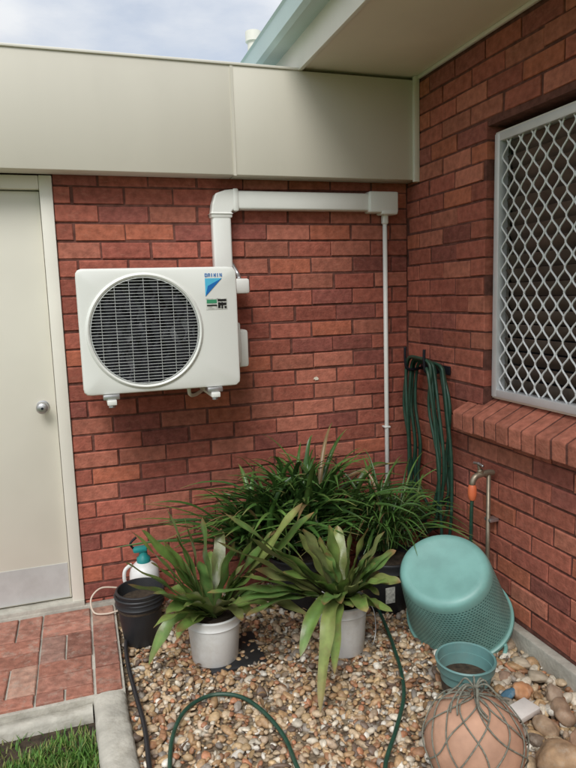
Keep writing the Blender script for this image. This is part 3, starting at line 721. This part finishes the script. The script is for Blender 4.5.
for k in range(7):
    r=random.uniform; x=-0.035-0.013*k+r(-.004,.004)
    y1=-0.185+r(-.02,.012); y2=-0.435+r(-.06,.03); zt=1.128+0.006*k; zb=r(0.08,0.40)
    P=[(x,(y1+y2)/2,zt+0.012),(x,y1-0.03,zt+0.004),(x,y1+0.005,zt-0.07),(x-0.01,y1+r(-.03,.02),0.9),(x,y1+r(-.04,.02),0.68),(x,y1-0.02+r(-.03,.02),zb+0.12),(x,(y1+y2)/2-0.02,zb),(x,y2+r(-.09,-.02),zb+0.12),(x,y2+r(-.11,-.01),0.64),(x-0.005,y2+r(-.07,.02),0.92),(x,y2,zt-0.06),(x,y2+0.03,zt)]
    parts.append(tube_geo(smooth_path(P,7,True),0.0085,8,True))
P=[(-0.12,-0.42,1.13),(-0.13,-0.46,1.08),(-0.12,-0.50,0.85),(-0.11,-0.52,0.6),(-0.1,-0.53,0.35),(-0.1,-0.55,0.12),(-0.09,-0.6,-0.04)]
parts.append(tube_geo(smooth_path(P,8),0.0085,8))
V,F=merge(parts); mesh('coil_loops',V,F,M_GREENHOSE,coil,True)
tap=group('garden_tap')
ty=-0.845
tube('riser_pipe',[(-0.045,ty,-0.1),(-0.045,ty,0.685)],0.010,M_BRASS,tap,sm=False,k=14)
box('pipe_saddle',(-0.05,ty-0.022,0.45),(-0.001,ty+0.022,0.465),M_METAL,tap,bev=0.003)
tube('tap_body',[(-0.02,ty,0.68),(-0.045,ty,0.685),(-0.085,ty,0.68),(-0.115,ty,0.672),(-0.13,ty,0.65),(-0.132,ty,0.625)],[0.013]*4+[0.014]*32+[0.012]*5,M_BRASS,tap,k=14)
lathe('tap_bonnet',[(0.013,0),(0.014,0.02),(0.008,0.024),(0.006,0.045),(0.0,0.046)],M_BRASS,tap,M=T(-0.085,ty,0.682)@Matrix.Rotation(math.radians(-20),4,'Y'),n=20)
tube('tap_handle',[(-0.10,ty-0.035,0.728),(-0.10,ty,0.732),(-0.10,ty+0.035,0.728)],[0.006]*8+[0.008]+[0.006]*8,M_METAL,tap)
lathe('hose_connector',[(0.014,0.004),(0.019,-0.006),(0.020,-0.040),(0.016,-0.062),(0.0125,-0.068),(0,-0.068)],M_ORANGE,tap,M=T(-0.132,ty,0.632),n=20)
tube('tap_hose',[(-0.132,ty,0.575),(-0.134,ty+0.002,0.5),(-0.13,ty+0.01,0.38),(-0.12,ty+0.03,0.22),(-0.11,ty+0.08,0.05),(-0.13,ty+0.16,-0.04)],0.0085,M_GREENHOSE,tap)
tube('drip_irrigation_pipe',[(-1.66,-0.25,-0.03),(-1.690,-0.45,-0.035),(-1.692,-0.62,-0.04),(-1.678,-0.85,-0.04),(-1.665,-1.05,-0.04),(-1.67,-1.3,-0.04),(-1.67,-1.7,-0.045)],0.009,M_BLACKHOSE)
M_CORD=mat('pale_cord',(0.62,0.52,0.42),rough=0.6)
tube('power_cord',[(-1.70,-0.04,0.06),(-1.78,-0.05,0.075),(-1.83,-0.08,0.04),(-1.82,-0.12,-0.015),(-1.76,-0.15,-0.018),(-1.70,-0.14,-0.018),(-1.66,-0.10,-0.05)],0.0045,M_CORD)
sb=group('spray_bottle'); sx,sz_=-1.565,-0.06
lathe('bottle',[(0,0),(0.066,0),(0.074,0.01),(0.074,0.22),(0.066,0.25),(0.04,0.275),(0.028,0.28),(0.028,0.29),(0,0.291)],M_BUCKET,sb,M=T(sx,-0.135,sz_),n=36)
lathe('pump_cap',[(0.034,0.275),(0.034,0.30),(0.022,0.31),(0.020,0.335),(0.022,0.345),(0,0.35)],M_TEALCAP,sb,M=T(sx,-0.135,sz_),n=24)
box('trigger_head',(sx-0.05,-0.16,0.272),(sx+0.02,-0.115,0.300),M_TEALCAP,sb,bev=0.010)
tube('carry_handle',[(sx-0.070,-0.135,0.09),(sx-0.098,-0.15,0.13),(sx-0.095,-0.15,0.19),(sx-0.060,-0.135,0.212)],0.009,M_BUCKET,sb)
tube('spray_lance',[(sx-0.045,-0.135,0.29),(sx-0.06,-0.15,0.325),(sx-0.03,-0.14,0.35)],0.006,M_DARK,sb)

# ------------------------------------------------------------------ leaves
def bez(p0,p1,p2,t): return p0*(1-t)**2+p1*2*t*(1-t)+p2*t*t
def leaf(B,p0,p1,p2,W,fold=0.25,col=(0.1,0.2,0.05),tip=(0.2,0.15,0.05),n=16,kind='b',tw=0.0,wave=0.0,tipstart=0.75,tw0=0.0):
    p0,p1,p2=Vector(p0),Vector(p1),Vector(p2); V,F,C=B; o=len(V); ph=random.uniform(0,6); ph2=random.uniform(0,6)
    hd=(p2-p0); hd.z=0
    if hd.length<0.02: hd=Vector((1,0,0))
    side0=Vector((hd.y,-hd.x,0)).normalized()
    for i in range(n+1):
        t=i/n; p=bez(p0,p1,p2,t); tg=(bez(p0,p1,p2,min(t+.02,1))-bez(p0,p1,p2,max(t-.02,0))).normalized()
        s=(side0-tg*side0.dot(tg)).normalized(); nr=s.cross(tg).normalized()
        if nr.z<0: nr=-nr
        a=tw0+tw*t; s2=s*math.cos(a)+nr*math.sin(a); n2=nr*math.cos(a)-s*math.sin(a)
        if kind=='b': w=W*min(1,0.62+0.7*t)*max(0,(1-t**7))**0.7*(1-0.10*t)
        else: w=W*min(1,0.5+1.6*t)*(1-t**3.2)
        w=max(w,0.0006); o1=n2*(wave*w*math.sin(t*17+ph)); o2=n2*(wave*w*math.sin(t*15+ph2)); e1=1+wave*0.35*math.sin(t*23+ph2)
        f_=fold*(1-0.6*t)
        V.extend([p-s2*w*e1+n2*w*f_*1.6+o1,p-s2*w*.5+n2*w*f_*.5+o1*.4,p,p+s2*w*.5+n2*w*f_*.5+o2*.4,p+s2*w+n2*w*f_*1.6+o2])
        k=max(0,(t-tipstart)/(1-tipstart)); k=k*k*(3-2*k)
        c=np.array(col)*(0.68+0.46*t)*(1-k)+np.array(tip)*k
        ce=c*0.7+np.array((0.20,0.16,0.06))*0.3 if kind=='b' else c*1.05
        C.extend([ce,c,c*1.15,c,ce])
    for i in range(n):
        for j in range(4):
            q=o+i*5+j; F.append((q,q+1,q+6,q+5))
BG=[(0.145,0.245,0.058),(0.185,0.280,0.072),(0.110,0.205,0.052),(0.235,0.290,0.085),(0.205,0.240,0.090),(0.13,0.245,0.068)]
TP=[(0.30,0.23,0.10),(0.32,0.18,0.08),(0.18,0.22,0.07),(0.24,0.13,0.06)]
def brom(name,c,targets,nrand,seed):
    random.seed(seed); B=([],[],[]); c=Vector(c)
    full=[]
    for tt in targets:
        full.append(tt)
        if Vector(tt[0]).z>0.2:
            tip=Vector(tt[0]); s=random.uniform(.72,.95)
            t2=c.lerp(tip,s)+Vector((random.uniform(-.08,.08),random.uniform(-.09,.03),random.uniform(-.10,.0)))
            full.append((tuple(t2),tt[1]*0.97)+tuple(tt[2:]))
    for tt in full:
        tip=Vector(tt[0]); W=tt[1]
        d=(tip-c); d.z=0; d=d.normalized() if d.length>0.01 else d
        st=c+d*0.018+Vector((random.uniform(-.01,.01),random.uniform(-.01,.01),0))
        lift=0.030+0.28*max(0,0.46-tip.z)+random.uniform(-.01,.02)
        if len(tt)>2: lift+=tt[2]
        mid=st.lerp(tip,0.5); mid.z=(st.z+tip.z)/2+lift
        if tip.z<0.2: mid=st.lerp(tip,0.55); mid.z=max(st.z,tip.z)+lift*0.9
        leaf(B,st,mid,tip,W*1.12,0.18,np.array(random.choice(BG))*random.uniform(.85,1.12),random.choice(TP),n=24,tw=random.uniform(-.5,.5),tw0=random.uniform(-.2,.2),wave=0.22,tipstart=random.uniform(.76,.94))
    for i in range(nrand):
        a=random.uniform(0,6.28); L=random.uniform(0.18,0.33); el=random.uniform(0.2,0.9)
        d=Vector((math.cos(a),math.sin(a),0)); tip=c+d*L*math.cos(el)+Vector((0,0,L*math.sin(el)))
        mid=c+d*L*.42*math.cos(el)+Vector((0,0,L*(.5*math.sin(el)+.12)))
        leaf(B,c+d*0.015,mid,tip,random.uniform(.025,.030),0.2,random.choice(BG),random.choice(TP),n=18,tw=random.uniform(-.5,.5),wave=.2,tipstart=.8)
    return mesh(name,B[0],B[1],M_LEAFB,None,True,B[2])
brom('bromeliad_plant',(-1.318,-0.65,0.135),[
 ((-1.505,-0.70,0.685),0.032),((-1.655,-0.75,0.612),0.031),((-1.684,-0.80,0.50),0.032),((-1.68,-0.82,0.42),0.030),((-1.60,-0.62,0.56),0.030),
 ((-1.616,-0.76,0.03),0.028,0.04),((-1.42,-0.62,0.60),0.031),((-1.34,-0.62,0.58),0.030),((-1.23,-0.75,0.50),0.031),((-1.14,-0.70,0.47),0.031),
 ((-0.934,-0.78,0.638),0.038,-.02),((-1.05,-0.70,0.50),0.031),((-1.03,-0.88,0.38),0.033),((-1.00,-0.86,0.28),0.032,0.03),
 ((-1.48,-0.94,0.40),0.032),((-1.60,-0.90,0.26),0.031),((-1.13,-1.0,0.30),0.032),((-1.50,-0.48,0.44),0.029),((-1.22,-0.42,0.44),0.029),((-1.30,-1.0,0.36),0.031)],7,11)
brom('bromeliad_plant',(-0.762,-0.785,0.155),[
 ((-1.035,-1.21,-0.035),0.030,0.12),((-0.93,-1.10,0.03),0.026,0.08),((-1.309,-0.95,0.700),0.037,-.03),((-1.353,-0.98,0.605),0.036,-.01),((-1.404,-1.02,0.425),0.034,0.02),
 ((-1.295,-1.0,0.35),0.033,0.04),((-1.06,-1.07,0.12),0.030,0.10),((-0.941,-0.80,0.53),0.034),((-0.88,-0.84,0.50),0.032),((-0.82,-0.80,0.53),0.033),((-0.715,-0.80,0.51),0.033),((-0.645,-0.82,0.50),0.033),
 ((-0.579,-0.85,0.482),0.034),((-0.54,-0.88,0.40),0.033),((-0.55,-0.94,0.28),0.031),((-0.66,-1.04,0.34),0.033),((-0.80,-1.07,0.38),0.034),((-0.70,-0.60,0.44),0.030),((-0.90,-0.62,0.44),0.030),((-1.10,-0.90,0.50),0.034),((-0.96,-1.08,0.32),0.033),((-1.18,-0.88,0.42),0.032)],7,23)
def clump(name,c,n,Lr,W,cols,seed,elr=(0.5,1.4),spread=0.05,droop=0.5,sx=1.0):
    random.seed(seed); B=([],[],[]); c=Vector(c)
    for i in range(n):
        a=random.uniform(0,2*math.pi); L=random.uniform(*Lr); el=random.uniform(*elr)
        d=Vector((math.cos(a)*sx,math.sin(a)*0.8,0)); b=c+Vector((random.gauss(0,spread),random.gauss(0,spread*.7),0))
        mid=b+d*L*.45*math.cos(el)+Vector((0,0,L*.75*math.sin(el)+.02))
        tip=b+d*(L*math.cos(el)*1.0+L*.25)+Vector((0,0,L*math.sin(el)*(1.05-droop*random.uniform(.3,1.1))))
        if tip.y>-0.03: tip.y=-0.03-random.random()*.05
        if mid.y>-0.03: mid.y=-0.04
        if tip.x>-0.02: tip.x=-0.03
        if mid.x>-0.02: mid.x=-0.04
        cc=np.array(random.choice(cols))*random.uniform(.7,1.35)
        if random.random()<0.04: cc=np.array((0.22,0.15,0.07))
        leaf(B,b,mid,tip,random.uniform(*W),0.35,cc,random.choice([(0.10,0.17,0.04),(0.08,0.13,0.03),(0.25,0.2,0.08)]),n=12,kind='c',tw=random.uniform(-.7,.7),tipstart=.85)
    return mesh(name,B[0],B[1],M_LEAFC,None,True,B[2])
CG=[(0.050,0.115,0.025),(0.065,0.145,0.032),(0.04,0.095,0.024),(0.095,0.175,0.04)]
clump('clivia_plant',(-0.97,-0.28,0.22),190,(0.34,0.58),(0.011,0.017),CG,31,elr=(0.35,1.45),spread=0.06)
clump('clivia_plant',(-0.74,-0.27,0.25),220,(0.42,0.72),(0.010,0.016),CG,32,elr=(0.5,1.5),spread=0.09)
clump('liriope_plant',(-0.36,-0.42,0.22),260,(0.34,0.60),(0.005,0.009),CG,33,elr=(0.4,1.5),spread=0.055,droop=0.7)
random.seed(5); B=([],[],[])
for i in range(70):
    x=random.uniform(-1.65,-0.1); y=random.uniform(-2.0,-0.15); a=random.uniform(0,6.28); l=random.uniform(.02,.06); z=-0.042+random.random()*.006
    d=Vector((math.cos(a),math.sin(a),0)); p=Vector((x,y,z))
    leaf(B,p,p+d*l*.5+Vector((0,0,.012)),p+d*l,random.uniform(.004,.009),0.3,random.choice([(0.22,0.13,0.06),(0.30,0.2,0.1),(0.12,0.07,0.04)]),(0.2,0.12,0.06),n=6,kind='c')
mesh('leaf_litter',B[0],B[1],M_LITTER,None,True,B[2])

# ------------------------------------------------------------------ camera
def rz(a): return Matrix.Rotation(a,3,'Z')
def rx(a): return Matrix.Rotation(a,3,'X')
R3=rz(math.radians(-17.923))@rx(math.pi/2-math.radians(7.936))@rz(math.radians(-1.771))
cam=bpy.data.cameras.new('camera'); cam.sensor_fit='VERTICAL'; cam.sensor_height=36; cam.lens=635.5/768*36; cam.clip_start=0.05; cam.clip_end=600
co=bpy.data.objects.new('camera',cam); co.matrix_world=Matrix.Translation((-1.786,-3.266,1.52))@R3.to_4x4(); COL.objects.link(co); SC.camera=co

# ------------------------------------------------------------------ light
sd=Vector((-0.40,-0.80,1.0)).normalized()
elev=math.asin(sd.z); az=math.atan2(sd.x,sd.y)
w=bpy.data.worlds.new('World'); SC.world=w; w.use_nodes=True; N=w.node_tree.nodes; L=w.node_tree.links; bg=N['Background']
sky=N.new('ShaderNodeTexSky'); sky.sky_type='NISHITA'; sky.sun_disc=False; sky.sun_elevation=elev; sky.sun_rotation=az
sky.dust_density=1.5; sky.ozone_density=1.0
tc=N.new('ShaderNodeTexCoord'); mp=N.new('ShaderNodeMapping'); mp.inputs['Scale'].default_value=(1,1,2.5); L.new(tc.outputs['Generated'],mp.inputs[0])
no=N.new('ShaderNodeTexNoise'); no.inputs['Scale'].default_value=3.2; no.inputs['Detail'].default_value=8; no.inputs['Roughness'].default_value=0.55; L.new(mp.outputs[0],no.inputs[0])
mr=N.new('ShaderNodeMapRange'); mr.inputs[1].default_value=0.35; mr.inputs[2].default_value=0.62; mr.inputs[3].default_value=0.50; mr.inputs[4].default_value=1.0; L.new(no.outputs[0],mr.inputs[0])
sz=N.new('ShaderNodeSeparateXYZ'); L.new(tc.outputs['Generated'],sz.inputs[0])
mz=N.new('ShaderNodeMapRange'); mz.inputs[1].default_value=0.0; mz.inputs[2].default_value=1.0; mz.inputs[3].default_value=0.74; mz.inputs[4].default_value=1.95; L.new(sz.outputs[2],mz.inputs[0])
cs=N.new('ShaderNodeVectorMath'); cs.operation='SCALE'; cs.inputs[0].default_value=(4.95,5.08,5.25); L.new(mz.outputs[0],cs.inputs['Scale'])
cc=N.new('ShaderNodeMix'); cc.data_type='RGBA'; L.new(mr.outputs[0],cc.inputs[0]); L.new(sky.outputs[0],cc.inputs[6]); L.new(cs.outputs[0],cc.inputs[7])
L.new(cc.outputs[2],bg.inputs['Color']); bg.inputs['Strength'].default_value=0.15
sl=bpy.data.lights.new('sun','SUN'); sl.energy=2.15; sl.angle=math.radians(26); sl.color=(1,0.98,0.95)
so=bpy.data.objects.new('sun',sl); so.rotation_euler=sd.to_track_quat('Z','Y').to_euler(); COL.objects.link(so)
SC.view_settings.view_transform='Standard'; SC.view_settings.look='None'; SC.view_settings.exposure=0
